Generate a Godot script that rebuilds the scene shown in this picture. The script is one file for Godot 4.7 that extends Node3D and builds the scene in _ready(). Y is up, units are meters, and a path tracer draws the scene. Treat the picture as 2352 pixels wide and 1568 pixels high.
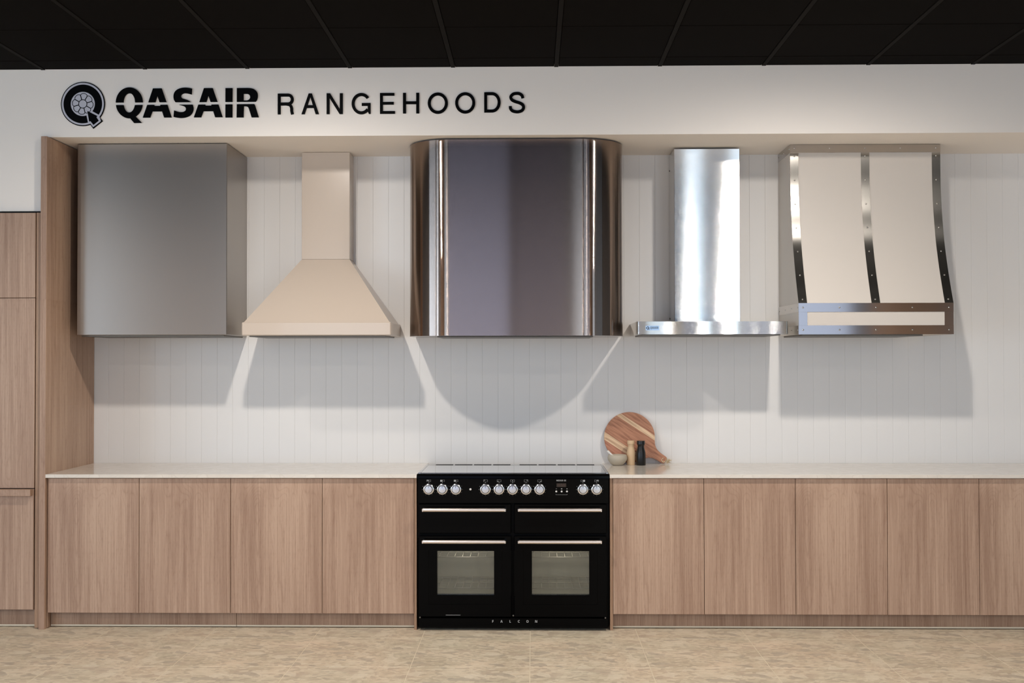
extends Node3D

# Metres. x runs to the right along the display wall, y is up, z comes out of the wall towards the viewer;
# z = 0 is the face of the base cabinet doors.
const WALL := -0.718
const SOFFIT := 2.85
const CEIL := 3.245
const TOP := 0.89
# lamp strengths: front row, second row, third row, daylight
const KA := 0.97
const KB := 0.5
const KC := 1.15
const KW := 3.4

var taken := {}
var M: Dictionary = {}


func _ready() -> void:
	var cam := Camera3D.new()
	cam.name = "camera"
	add_child(cam)
	cam.keep_aspect = Camera3D.KEEP_HEIGHT
	cam.fov = 33.062
	cam.near = 0.05
	cam.far = 60.0
	cam.position = Vector3(2.7218, 1.5414, 6.6108)
	cam.basis = Basis(Vector3.UP, 0.01819) * Basis(Vector3.RIGHT, 0.01667) * Basis(Vector3.BACK, -0.00138)
	cam.current = true

	var we := WorldEnvironment.new()
	we.name = "world_environment"
	var env := Environment.new()
	env.background_mode = Environment.BG_COLOR
	env.background_color = Color(0.75, 0.83, 0.95)
	env.background_energy_multiplier = 0.6
	env.ambient_light_source = Environment.AMBIENT_SOURCE_DISABLED
	env.tonemap_mode = Environment.TONE_MAPPER_LINEAR
	env.tonemap_exposure = 1.07
	env.sdfgi_enabled = true
	env.ssao_enabled = true
	env.ssil_enabled = true
	we.environment = env
	add_child(we)

	make_materials()
	lamps()
	shell()
	cabinets()
	hoods()
	range_cooker()
	signs()
	props()


# ---------------------------------------------------------------- naming and nodes

func numbered(called: String) -> String:
	if not taken.has(called):
		taken[called] = 0
		return called
	taken[called] += 1
	return "%s_%03d" % [called, taken[called]]


func thing(called: String, label: String, category: String, at := Vector3.ZERO, group := "") -> Node3D:
	var o := Node3D.new()
	o.name = numbered(called)
	add_child(o, true)
	o.position = at
	o.set_meta("label", label)
	o.set_meta("category", category)
	if group != "":
		o.set_meta("group", group)
	return o


# A mesh drawn in world coordinates, hung under parent.
func obj(called: String, st: SurfaceTool, mat: Material, parent: Node3D = self) -> MeshInstance3D:
	return put(called, st.commit(), mat, parent)


func put(called: String, mesh: Mesh, mat: Material, parent: Node3D = self, at := Vector3.ZERO) -> MeshInstance3D:
	var o := MeshInstance3D.new()
	o.name = numbered(called) if parent == self else called
	o.mesh = mesh
	o.material_override = mat
	parent.add_child(o, true)
	o.position = at
	var p: Node = parent
	while p is Node3D and p != self:
		o.position -= (p as Node3D).position
		p = p.get_parent()
	return o


func struct(called: String, st: SurfaceTool, mat: Material, label: String, category: String) -> MeshInstance3D:
	var o := obj(called, st, mat)
	o.set_meta("kind", "structure")
	o.set_meta("label", label)
	o.set_meta("category", category)
	return o


# ---------------------------------------------------------------- shapes

func S() -> SurfaceTool:
	var st := SurfaceTool.new()
	st.begin(Mesh.PRIMITIVE_TRIANGLES)
	return st


func tri(st: SurfaceTool, p: Array, n: Array, uv: Array) -> void:
	var order := [0, 1, 2]
	var g: Vector3 = (p[1] - p[0]).cross(p[2] - p[0])
	if g.dot(n[0] + n[1] + n[2]) > 0.0:
		order = [0, 2, 1]
	for i in order:
		st.set_normal(n[i])
		st.set_uv(uv[i])
		st.add_vertex(p[i])


func planar(p: Vector3, n: Vector3) -> Vector2:
	var a := n.abs()
	if a.x >= a.y and a.x >= a.z:
		return Vector2(p.z, p.y)
	if a.y >= a.z:
		return Vector2(p.x, p.z)
	return Vector2(p.x, p.y)


func face(st: SurfaceTool, pts: Array, n := Vector3.ZERO, out := Vector3.ZERO) -> void:
	if n == Vector3.ZERO:
		n = (pts[1] - pts[0]).cross(pts[2] - pts[0]).normalized()
		if n.dot(out) < 0.0:
			n = -n
	for i in range(1, pts.size() - 1):
		var t := [pts[0], pts[i], pts[i + 1]]
		tri(st, t, [n, n, n], [planar(t[0], n), planar(t[1], n), planar(t[2], n)])


# A box from corner to corner with its edges chamfered by b.
func bx(st: SurfaceTool, lo: Vector3, hi: Vector3, b := 0.001) -> void:
	var c := (lo + hi) * 0.5
	var h := (hi - lo) * 0.5
	b = minf(b, minf(h.x, minf(h.y, h.z)) * 0.9)
	for ax in 3:
		var u := (ax + 1) % 3
		var v := (ax + 2) % 3
		for s in [-1.0, 1.0]:
			var n := Vector3.ZERO
			n[ax] = s
			var q := []
			for k in [[-1, -1], [1, -1], [1, 1], [-1, 1]]:
				var p := c
				p[ax] += s * h[ax]
				p[u] += k[0] * (h[u] - b)
				p[v] += k[1] * (h[v] - b)
				q.append(p)
			face(st, q, n)
	if b <= 0.0:
		return
	for ax in 3:
		var u := (ax + 1) % 3
		var v := (ax + 2) % 3
		for s in [-1.0, 1.0]:
			for t in [-1.0, 1.0]:
				var n := Vector3.ZERO
				n[u] = s
				n[v] = t
				var q := []
				for k in [[-1, 0], [1, 0], [1, 1], [-1, 1]]:
					var p := c
					p[ax] += k[0] * (h[ax] - b)
					p[u] += s * (h[u] - (b if k[1] == 1 else 0.0))
					p[v] += t * (h[v] - (b if k[1] == 0 else 0.0))
					q.append(p)
				face(st, q, n.normalized())
	for sx in [-1.0, 1.0]:
		for sy in [-1.0, 1.0]:
			for sz in [-1.0, 1.0]:
				var s := Vector3(sx, sy, sz)
				var q := []
				for ax in 3:
					var p := c
					for k in 3:
						p[k] += s[k] * (h[k] - (0.0 if k == ax else b))
					q.append(p)
				face(st, q, s.normalized())


# A 2D outline (u, v) swept from w0 to w1; edges that turn less than smooth degrees are shaded round.
func prism(st: SurfaceTool, pl: PackedVector2Array, o: Vector3, U: Vector3, V: Vector3, W: Vector3, w0: float, w1: float, smooth := 0.0, caps := true) -> void:
	var n := pl.size()
	var area := 0.0
	for i in n:
		area += pl[i].cross(pl[(i + 1) % n])
	var sgn := 1.0 if area > 0.0 else -1.0
	var en := []
	for i in n:
		var d := (pl[(i + 1) % n] - pl[i]).normalized()
		en.append(Vector2(d.y, -d.x) * sgn)
	var run := 0.0
	for i in n:
		var j := (i + 1) % n
		var a: Vector2 = en[i]
		var b: Vector2 = en[i]
		var before: Vector2 = en[(i + n - 1) % n]
		var after: Vector2 = en[j]
		if smooth > 0.0:
			if absf(a.angle_to(before)) < deg_to_rad(smooth):
				a = (a + before).normalized()
			if absf(b.angle_to(after)) < deg_to_rad(smooth):
				b = (b + after).normalized()
		var na := (U * a.x + V * a.y).normalized()
		var nb := (U * b.x + V * b.y).normalized()
		var pa := o + U * pl[i].x + V * pl[i].y
		var pb := o + U * pl[j].x + V * pl[j].y
		var length := pl[i].distance_to(pl[j])
		var q := [pa + W * w0, pb + W * w0, pb + W * w1, pa + W * w1]
		var uv := [Vector2(run, w0), Vector2(run + length, w0), Vector2(run + length, w1), Vector2(run, w1)]
		tri(st, [q[0], q[1], q[2]], [na, nb, nb], [uv[0], uv[1], uv[2]])
		tri(st, [q[0], q[2], q[3]], [na, nb, na], [uv[0], uv[2], uv[3]])
		run += length
	if not caps:
		return
	var ix := Geometry2D.triangulate_polygon(pl)
	for k in range(0, ix.size(), 3):
		for w in [w0, w1]:
			var nn := W * (1.0 if (w == w1) == (w1 > w0) else -1.0)
			var p := []
			var uv := []
			for e in 3:
				var v2 := pl[ix[k + e]]
				p.append(o + U * v2.x + V * v2.y + W * w)
				uv.append(v2)
			tri(st, p, [nn, nn, nn], uv)


# Profile of (radius, height) turned about B's y axis.
func lathe(st: SurfaceTool, prof: Array, c: Vector3, seg := 32, B := Basis.IDENTITY, crease := 35.0) -> void:
	var en := []
	for i in prof.size() - 1:
		var d: Vector2 = (prof[i + 1] - prof[i]).normalized()
		en.append(Vector2(d.y, -d.x))
	for i in prof.size() - 1:
		var a: Vector2 = en[i]
		var b: Vector2 = en[i]
		if i > 0 and absf(a.angle_to(en[i - 1])) < deg_to_rad(crease):
			a = (a + en[i - 1]).normalized()
		if i < en.size() - 1 and absf(b.angle_to(en[i + 1])) < deg_to_rad(crease):
			b = (b + en[i + 1]).normalized()
		for k in seg:
			var t0 := TAU * k / seg
			var t1 := TAU * (k + 1) / seg
			var p := []
			var n := []
			var uv := []
			for e in [[i, t0, a], [i + 1, t0, b], [i + 1, t1, b], [i, t1, a]]:
				var r: Vector2 = prof[e[0]]
				var dir := Vector3(cos(e[1]), 0, sin(e[1]))
				p.append(c + B * (dir * r.x + Vector3.UP * r.y))
				n.append((B * (dir * e[2].x + Vector3.UP * e[2].y)).normalized())
				uv.append(Vector2(e[1] / TAU, r.y))
			if prof[i + 1].x > 1e-6:
				tri(st, [p[0], p[1], p[2]], [n[0], n[1], n[2]], [uv[0], uv[1], uv[2]])
			if prof[i].x > 1e-6:
				tri(st, [p[0], p[2], p[3]], [n[0], n[2], n[3]], [uv[0], uv[2], uv[3]])


func tube(st: SurfaceTool, pts: Array, r: float, seg := 8) -> void:
	var rings := []
	for i in pts.size():
		var d: Vector3 = (pts[mini(i + 1, pts.size() - 1)] - pts[maxi(i - 1, 0)]).normalized()
		var side := d.cross(Vector3.UP if absf(d.y) < 0.9 else Vector3.RIGHT).normalized()
		var up := side.cross(d).normalized()
		var ring := []
		for k in seg:
			var t := TAU * k / seg
			ring.append(side * cos(t) + up * sin(t))
		rings.append(ring)
	for i in pts.size() - 1:
		for k in seg:
			var k1 := (k + 1) % seg
			var n := [rings[i][k], rings[i + 1][k], rings[i + 1][k1], rings[i][k1]]
			var p := [pts[i] + n[0] * r, pts[i + 1] + n[1] * r, pts[i + 1] + n[2] * r, pts[i] + n[3] * r]
			var z := Vector2.ZERO
			tri(st, [p[0], p[1], p[2]], [n[0], n[1], n[2]], [z, z, z])
			tri(st, [p[0], p[2], p[3]], [n[0], n[2], n[3]], [z, z, z])
	for e in [0, pts.size() - 1]:
		var d: Vector3 = (pts[e] - pts[1 if e == 0 else e - 1]).normalized()
		var q := []
		for k in seg:
			q.append(pts[e] + rings[e][k] * r)
		face(st, q, d)


func arc(c: Vector2, rx: float, ry: float, from: float, to: float, n := 16) -> PackedVector2Array:
	var a := PackedVector2Array()
	for i in n + 1:
		var t := deg_to_rad(lerpf(from, to, float(i) / n))
		a.append(c + Vector2(rx * cos(t), ry * sin(t)))
	return a


# Catmull-Rom through the points.
func curve(pts: Array, n := 6) -> PackedVector2Array:
	var out := PackedVector2Array()
	for i in pts.size() - 1:
		var p0: Vector2 = pts[maxi(i - 1, 0)]
		var p3: Vector2 = pts[mini(i + 2, pts.size() - 1)]
		for k in n:
			out.append(pts[i].cubic_interpolate(pts[i + 1], p0, p3, float(k) / n))
	out.append(pts[-1])
	return out


# Outline of a ribbon of the given width along a path.
func ribbon(path: PackedVector2Array, width: float) -> PackedVector2Array:
	var left := PackedVector2Array()
	var right := PackedVector2Array()
	for i in path.size():
		var a := path[maxi(i - 1, 0)]
		var b := path[mini(i + 1, path.size() - 1)]
		var d := (b - a).normalized()
		var nn := Vector2(-d.y, d.x)
		var k := 1.0
		if i > 0 and i < path.size() - 1:
			k = 1.0 / maxf(0.5, (path[i] - a).normalized().dot(d))
		left.append(path[i] + nn * width * 0.5 * k)
		right.append(path[i] - nn * width * 0.5 * k)
	right.reverse()
	left.append_array(right)
	return left


func ring_plate(st: SurfaceTool, c: Vector2, rx0: float, ry0: float, rx1: float, ry1: float, o: Vector3, sc: float, z0: float, z1: float, n := 64) -> void:
	var U := Vector3(sc, 0, 0)
	var V := Vector3(0, -sc, 0)
	for i in n:
		var t0 := TAU * i / n
		var t1 := TAU * (i + 1) / n
		var q := []
		for e in [[rx0, ry0, t0], [rx1, ry1, t0], [rx1, ry1, t1], [rx0, ry0, t1]]:
			q.append(o + U * (c.x + e[0] * cos(e[2])) + V * (c.y + e[1] * sin(e[2])))
		var up := Vector3(0, 0, z1)
		var dn := Vector3(0, 0, z0)
		face(st, [q[0] + up, q[1] + up, q[2] + up, q[3] + up], Vector3.BACK)
		var mid: Vector3 = (q[1] + q[2]) * 0.5 - (o + U * c.x + V * c.y)
		mid.z = 0.0
		face(st, [q[1] + dn, q[2] + dn, q[2] + up, q[1] + up], Vector3.ZERO, mid)
		face(st, [q[0] + dn, q[3] + dn, q[3] + up, q[0] + up], Vector3.ZERO, -mid)


# ---------------------------------------------------------------- materials

func mat(color: Color, rough := 0.6, metal := 0.0) -> StandardMaterial3D:
	var m := StandardMaterial3D.new()
	m.albedo_color = color
	m.roughness = rough
	m.metallic = metal
	return m


func field(w: int, h: int, to_w: int, to_h: int, freq: float, octaves: int, sd: int, kind := FastNoiseLite.TYPE_SIMPLEX_SMOOTH) -> PackedFloat32Array:
	var n := FastNoiseLite.new()
	n.seed = sd
	n.noise_type = kind
	n.frequency = freq
	n.fractal_type = FastNoiseLite.FRACTAL_FBM if octaves > 1 else FastNoiseLite.FRACTAL_NONE
	n.fractal_octaves = octaves
	if kind == FastNoiseLite.TYPE_CELLULAR:
		n.cellular_return_type = FastNoiseLite.RETURN_CELL_VALUE
		n.cellular_jitter = 1.0
		n.domain_warp_enabled = true
		n.domain_warp_amplitude = 0.35 / freq
		n.domain_warp_frequency = freq * 1.6
	var im := n.get_seamless_image(w, h)
	im.convert(Image.FORMAT_RF)
	if to_w != w or to_h != h:
		im.resize(to_w, to_h, Image.INTERPOLATE_CUBIC)
	return im.get_data().to_float32_array()


func texture(bytes: PackedByteArray, w: int, h: int) -> ImageTexture:
	return ImageTexture.create_from_image(Image.create_from_data(w, h, false, Image.FORMAT_RGB8, bytes))


# Oak veneer, grain along v.
func wood_texture() -> ImageTexture:
	var w := 1024
	var fine := field(1024, 20, w, w, 0.16, 3, 11)
	var mid := field(256, 10, w, w, 0.09, 2, 12)
	var rings := field(160, 12, w, w, 0.030, 2, 13)
	var tone := field(64, 16, w, w, 0.04, 2, 14)
	var pores := field(1024, 90, w, w, 0.42, 1, 15)
	var b := PackedByteArray()
	b.resize(w * w * 3)
	var light := Vector3(187, 157, 134)
	var dark := Vector3(141, 109, 88)
	for i in w * w:
		var r := fposmod(rings[i] * 11.0, 1.0)
		var line := clampf(1.0 - absf(r - 0.5) * 3.2, 0.0, 1.0)
		var k := 0.29 + 0.70 * (fine[i] - 0.5) + 0.45 * (mid[i] - 0.5) + 0.20 * line * line * line + 0.45 * (tone[i] - 0.5)
		if pores[i] > 0.68:
			k += (pores[i] - 0.68) * 1.6
		var c := light.lerp(dark, clampf(k, 0.0, 1.0))
		b[i * 3] = int(c.x)
		b[i * 3 + 1] = int(c.y)
		b[i * 3 + 2] = int(c.z)
	return texture(b, w, w)


# Stone tile: pale ground with drawn-out grey and cream chips.
func stone_texture() -> ImageTexture:
	var w := 1024
	var big := field(768, 768, w, w, 0.020, 1, 21, FastNoiseLite.TYPE_CELLULAR)
	var pick := field(512, 512, w, w, 0.012, 3, 22)
	var small := field(1024, 1024, w, w, 0.055, 1, 23, FastNoiseLite.TYPE_CELLULAR)
	var cloud := field(256, 256, w, w, 0.012, 4, 24)
	var grit := field(1024, 1024, w, w, 0.2, 2, 25)
	var b := PackedByteArray()
	b.resize(w * w * 3)
	var hue := field(192, 192, w, w, 0.010, 3, 26)
	var base := Vector3(206, 191, 167)
	for i in w * w:
		var c := base + Vector3(30, 29, 29) * (cloud[i] - 0.5) + Vector3(20, 19, 18) * (grit[i] - 0.5) + Vector3(9, 1, -1) * (hue[i] - 0.5)
		var s := small[i]
		if s > 0.82:
			c = c.lerp(Vector3(160, 147, 130), 0.36)
		elif s < 0.20:
			c = c.lerp(Vector3(224, 211, 188), 0.5)
		elif s > 0.46 and s < 0.54:
			c = c.lerp(Vector3(184, 166, 146), 0.4)
		var v := big[i]
		if pick[i] > 0.44:
			if v > 0.86:
				c = c.lerp(Vector3(163, 152, 138), 0.45)
			elif v < 0.15:
				c = c.lerp(Vector3(225, 213, 191), 0.55)
			elif v > 0.45 and v < 0.55:
				c = c.lerp(Vector3(186, 168, 149), 0.5)
		b[i * 3] = clampi(int(c.x), 0, 255)
		b[i * 3 + 1] = clampi(int(c.y), 0, 255)
		b[i * 3 + 2] = clampi(int(c.z), 0, 255)
	return texture(b, w, w)


func quartz_texture() -> ImageTexture:
	var w := 512
	var cloud := field(256, 256, w, w, 0.02, 4, 31)
	var vein := field(256, 256, w, w, 0.012, 3, 32)
	var b := PackedByteArray()
	b.resize(w * w * 3)
	for i in w * w:
		var c := Vector3(222, 214, 203) + Vector3(10, 10, 10) * (cloud[i] - 0.5)
		var l := clampf(1.0 - absf(vein[i] - 0.5) * 26.0, 0.0, 1.0)
		c -= Vector3(15, 16, 17) * l * cloud[i]
		b[i * 3] = int(c.x)
		b[i * 3 + 1] = int(c.y)
		b[i * 3 + 2] = int(c.z)
	return texture(b, w, w)


# Streaks along u, for the chopping board.
func streak_texture() -> ImageTexture:
	var w := 256
	var fine := field(14, 256, w, w, 0.2, 3, 41)
	var mid := field(12, 64, w, w, 0.12, 2, 42)
	var b := PackedByteArray()
	b.resize(w * w * 3)
	for i in w * w:
		var k := clampf(0.80 + 0.75 * (fine[i] - 0.5) + 0.7 * (mid[i] - 0.5), 0.0, 1.0)
		b[i * 3] = int(255 * lerpf(0.62, 1.0, k))
		b[i * 3 + 1] = int(255 * lerpf(0.52, 1.0, k))
		b[i * 3 + 2] = int(255 * lerpf(0.46, 1.0, k))
	return texture(b, w, w)


# Fine brush lines running along u: across each line, half a millimetre wide, the surface tips up and down.
func brush_texture() -> ImageTexture:
	var w := 4
	var h := 64
	var b := PackedByteArray()
	b.resize(w * h * 3)
	for y in h:
		var t := absf(2.0 * (y + 0.5) / h - 1.0)
		var p := clampf(2.0 * t - 1.0, -0.97, 0.97)
		var s := 0.30 * 0.62 * log((1.0 + p) / (1.0 - p)) * 0.95
		for x in w:
			var i := (y * w + x) * 3
			b[i] = 128
			b[i + 1] = clampi(int(round(127.5 + 127.5 * s / sqrt(1.0 + s * s))), 0, 255)
			b[i + 2] = clampi(int(round(127.5 + 127.5 / sqrt(1.0 + s * s))), 0, 255)
	return texture(b, w, h)


func brush(m: StandardMaterial3D, strength: float) -> void:
	m.normal_enabled = true
	m.normal_texture = M.brush_map
	m.normal_scale = strength
	m.uv1_scale = Vector3(1, 17777, 1)


func make_materials() -> void:
	M.brush_map = brush_texture()
	var wood := mat(Color(1, 1, 1), 0.5)
	wood.albedo_texture = wood_texture()
	wood.uv1_triplanar = true
	wood.uv1_world_triplanar = true
	wood.uv1_scale = Vector3(1 / 1.05, 1 / 1.9, 1 / 1.05)
	wood.uv1_triplanar_sharpness = 8.0
	M.wood = wood
	var wood_side := wood.duplicate() as StandardMaterial3D
	wood_side.albedo_color = Color(0.9, 0.89, 0.87)
	wood_side.uv1_offset = Vector3(0.31, 0.17, 0.43)
	M.wood_kick = wood_side
	var edge := wood.duplicate() as StandardMaterial3D
	edge.albedo_color = Color(0.94, 0.91, 0.86)
	M.wood_edge = edge
	M.dark_gap = mat(Color(0.10, 0.075, 0.06), 0.8)
	M.paint = mat(Color(0.955, 0.925, 0.89), 0.55)
	M.plank = mat(Color(0.89, 0.882, 0.87), 0.42)
	M.backing = mat(Color(0.70, 0.69, 0.68), 0.8)
	M.black_ceiling = mat(Color(0.062, 0.052, 0.045), 0.9)
	M.black_ceiling.metallic_specular = 0.15
	M.black_tee = mat(Color(0.085, 0.075, 0.066), 0.8)
	M.black_tee.metallic_specular = 0.2
	var stone := mat(Color(1, 1, 1), 0.42)
	stone.albedo_texture = stone_texture()
	stone.uv1_triplanar = true
	stone.uv1_world_triplanar = true
	stone.uv1_scale = Vector3(1 / 1.25, 1, 1 / 0.85)
	M.stone = stone
	M.grout = mat(Color(0.87, 0.82, 0.73), 0.8)
	var quartz := mat(Color(1, 1, 1), 0.12)
	quartz.albedo_texture = quartz_texture()
	quartz.uv1_triplanar = true
	quartz.uv1_world_triplanar = true
	quartz.uv1_scale = Vector3(1.6, 1.6, 1.6)
	M.quartz = quartz
	# metals
	M.satin = mat(Color(0.62, 0.595, 0.57), 0.31, 1.0)
	M.satin.anisotropy_enabled = true
	M.satin.anisotropy = -0.4
	M.brushed = mat(Color(0.84, 0.84, 0.83), 0.07, 1.0)
	brush(M.brushed, 0.6)
	M.bronze = mat(Color(0.60, 0.54, 0.50), 0.08, 1.0)
	brush(M.bronze, 0.3)
	M.steel_trim = mat(Color(0.72, 0.70, 0.68), 0.085, 1.0)
	M.steel_curve = mat(Color(0.70, 0.69, 0.67), 0.21, 1.0)
	M.steel_curve.anisotropy_enabled = true
	M.steel_curve.anisotropy = -0.95
	M.chrome = mat(Color(0.90, 0.90, 0.90), 0.16, 1.0)
	M.spun = mat(Color(0.80, 0.80, 0.80), 0.24, 1.0)
	M.handle = mat(Color(0.90, 0.86, 0.83), 0.33, 1.0)
	M.dark_steel = mat(Color(0.42, 0.40, 0.37), 0.4, 1.0)
	M.rivet = mat(Color(0.80, 0.79, 0.77), 0.2, 1.0)
	var cream := mat(Color(0.785, 0.725, 0.665), 0.24)
	cream.clearcoat_enabled = true
	cream.clearcoat = 0.25
	cream.clearcoat_roughness = 0.05
	M.cream = cream
	M.hood_white = mat(Color(0.80, 0.77, 0.735), 0.45)
	# cooker
	M.enamel = mat(Color(0.022, 0.022, 0.023), 0.10)
	M.enamel.metallic_specular = 0.16
	M.enamel_soft = mat(Color(0.03, 0.03, 0.03), 0.3)
	M.enamel_soft.metallic_specular = 0.16
	M.hob_glass = mat(Color(0.30, 0.29, 0.28), 0.03)
	M.hob_glass.metallic_specular = 0.7
	M.hob_glass.clearcoat_enabled = true
	M.hob_glass.clearcoat = 1.0
	M.hob_glass.clearcoat_roughness = 0.03
	M.print = mat(Color(0.62, 0.62, 0.62), 0.5)
	M.white_button = mat(Color(0.85, 0.84, 0.82), 0.3)
	M.cavity = mat(Color(0.64, 0.64, 0.60), 0.9)
	M.rack = mat(Color(0.52, 0.515, 0.48), 0.6)
	var pane := mat(Color(0.30, 0.30, 0.26, 0.28), 0.06)
	pane.transparency = BaseMaterial3D.TRANSPARENCY_ALPHA
	M.oven_pane = pane
	# signs and props
	M.sign_black = mat(Color(0.028, 0.03, 0.034), 0.45)
	M.sign_black.metallic_specular = 0.15
	M.sign_silver = mat(Color(0.75, 0.75, 0.79), 0.35)
	M.badge = mat(Color(0.66, 0.76, 0.87), 0.3, 0.5)
	M.ink = mat(Color(0.05, 0.07, 0.12), 0.4)
	M.stoneware = mat(Color(0.72, 0.68, 0.61), 0.75)
	M.pale_marble = mat(Color(0.86, 0.84, 0.81), 0.4)
	M.mill_wood = mat(Color(0.82, 0.70, 0.555), 0.5)
	M.mill_black = mat(Color(0.022, 0.022, 0.025), 0.35)
	M.twine = mat(Color(0.82, 0.74, 0.60), 0.9)
	var streak := streak_texture()
	for e in [["board_brown", Color(0.70, 0.49, 0.37)], ["board_red", Color(0.72, 0.49, 0.38)], ["board_pale", Color(0.86, 0.74, 0.60)]]:
		var m := mat(e[1], 0.5)
		m.albedo_texture = streak
		m.uv1_scale = Vector3(3.2, 7.0, 1)
		M[e[0]] = m
	# showroom behind the viewer
	M.room_grey = mat(Color(0.70, 0.70, 0.70), 0.8)
	M.room_dark = mat(Color(0.45, 0.45, 0.47), 0.8)
	M.room_shade = mat(Color(0.33, 0.33, 0.35), 0.8)
	M.room_pale = mat(Color(0.80, 0.81, 0.83), 0.8)
	M.lamp_black = mat(Color(0.03, 0.03, 0.03), 0.5)


# ---------------------------------------------------------------- light

func glow(color: Color, energy: float, base := 0.7) -> StandardMaterial3D:
	var m := mat(Color(base, base, base), 0.5)
	m.emission_enabled = true
	m.emission = color
	m.emission_energy_multiplier = energy
	return m


func downlight(x: float, z: float, energy: float, label: String, tilt := 0.0) -> void:
	var y := CEIL - 0.004
	var t := thing("ceiling_downlight", label, "downlight", Vector3(x, y, z), "round ceiling downlights")
	var c := Vector3(x, y, z)
	var st := S()
	lathe(st, [Vector2(0.062, 0.005), Vector2(0.074, 0.004), Vector2(0.074, 0.0), Vector2(0.066, -0.005), Vector2(0.058, -0.004), Vector2(0.056, 0.004)], c, 32)
	obj("trim_ring", st, M.lamp_black, t)
	st = S()
	lathe(st, [Vector2(0.057, 0.0), Vector2(0.0, 0.0)], c, 32)
	obj("lens", st, glow(Color(1.0, 0.93, 0.85), 2.0), t)
	var l := SpotLight3D.new()
	l.name = "downlight_lamp"
	t.add_child(l)
	l.position = Vector3(0, -0.062, 0)
	l.basis = Basis.looking_at(Vector3(0, -cos(tilt), -sin(tilt)), Vector3.FORWARD)
	l.light_color = Color(1.0, 0.965, 0.925)
	l.light_energy = energy
	l.light_size = 0.05
	l.spot_range = 16.0
	l.spot_attenuation = 2.0
	l.spot_angle = 88.0
	l.spot_angle_attenuation = 1.0
	l.shadow_enabled = true


func lamps() -> void:
	# the row nearest the display wall
	for x in [1.36, 4.28]:
		downlight(x, 1.39, 4.0 * KA, "round ceiling downlight in the front row, %s" % ("nearest the cream hood" if x < 2 else "nearest the white flared hood"), 0.11)
	# the rows behind
	for x in [-1.56, 1.36, 4.28]:
		downlight(x, 3.75, 4.0 * KB, "round ceiling downlight in the second row, %s" % ("left" if x < 0 else ("middle" if x < 2 else "right")))
	var named := {-2.8: "far left", 1.0: "second from left", 4.0: "third from left", 6.2: "far right"}
	for x in [-2.8, 1.0, 4.0, 6.2]:
		downlight(x, 6.5, 4.0 * KC, "round ceiling downlight in the third row, %s" % named[x])
		downlight(x, 8.2, 4.0 * KC, "round ceiling downlight in the fourth row, %s" % named[x])


# A shop window filled with daylight: centre of the sill, width, height, facing turn, radiance.
func window(n: int, at: Vector3, w: float, h: float, turn: float, color: Color, shine: float) -> void:
	var t := Node3D.new()
	t.name = "window_%d" % n
	add_child(t)
	t.position = at
	t.rotation.y = turn
	t.set_meta("kind", "structure")
	t.set_meta("label", "shop window %d of the showroom front, filled with daylight" % n)
	t.set_meta("category", "window")
	var local := func(called: String, st: SurfaceTool, m: Material):
		var o := MeshInstance3D.new()
		o.name = called
		o.mesh = st.commit()
		o.material_override = m
		t.add_child(o, true)
	var x := w / 2
	var f := S()
	for e in [[-x - 0.05, -x, -0.05, h + 0.05], [x, x + 0.05, -0.05, h + 0.05], [-x, x, -0.05, 0], [-x, x, h, h + 0.05]]:
		bx(f, Vector3(e[0], e[2], -0.06), Vector3(e[1], e[3], 0), 0.003)
	local.call("window_frame", f, M.room_dark)
	var p := S()
	bx(p, Vector3(-x, 0, -0.03), Vector3(x, h, -0.02), 0.0)
	local.call("pane", p, glow(color, shine * 0.3 * KW, 0.12))
	var l := AreaLight3D.new()
	l.name = "daylight"
	t.add_child(l)
	l.position = Vector3(0, h / 2, -0.065)
	l.area_size = Vector2(w, h)
	l.light_color = color
	l.light_energy = 0.7 * shine * KW * w * h / PI
	l.area_range = 24.0
	l.shadow_enabled = true


# ---------------------------------------------------------------- room

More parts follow.
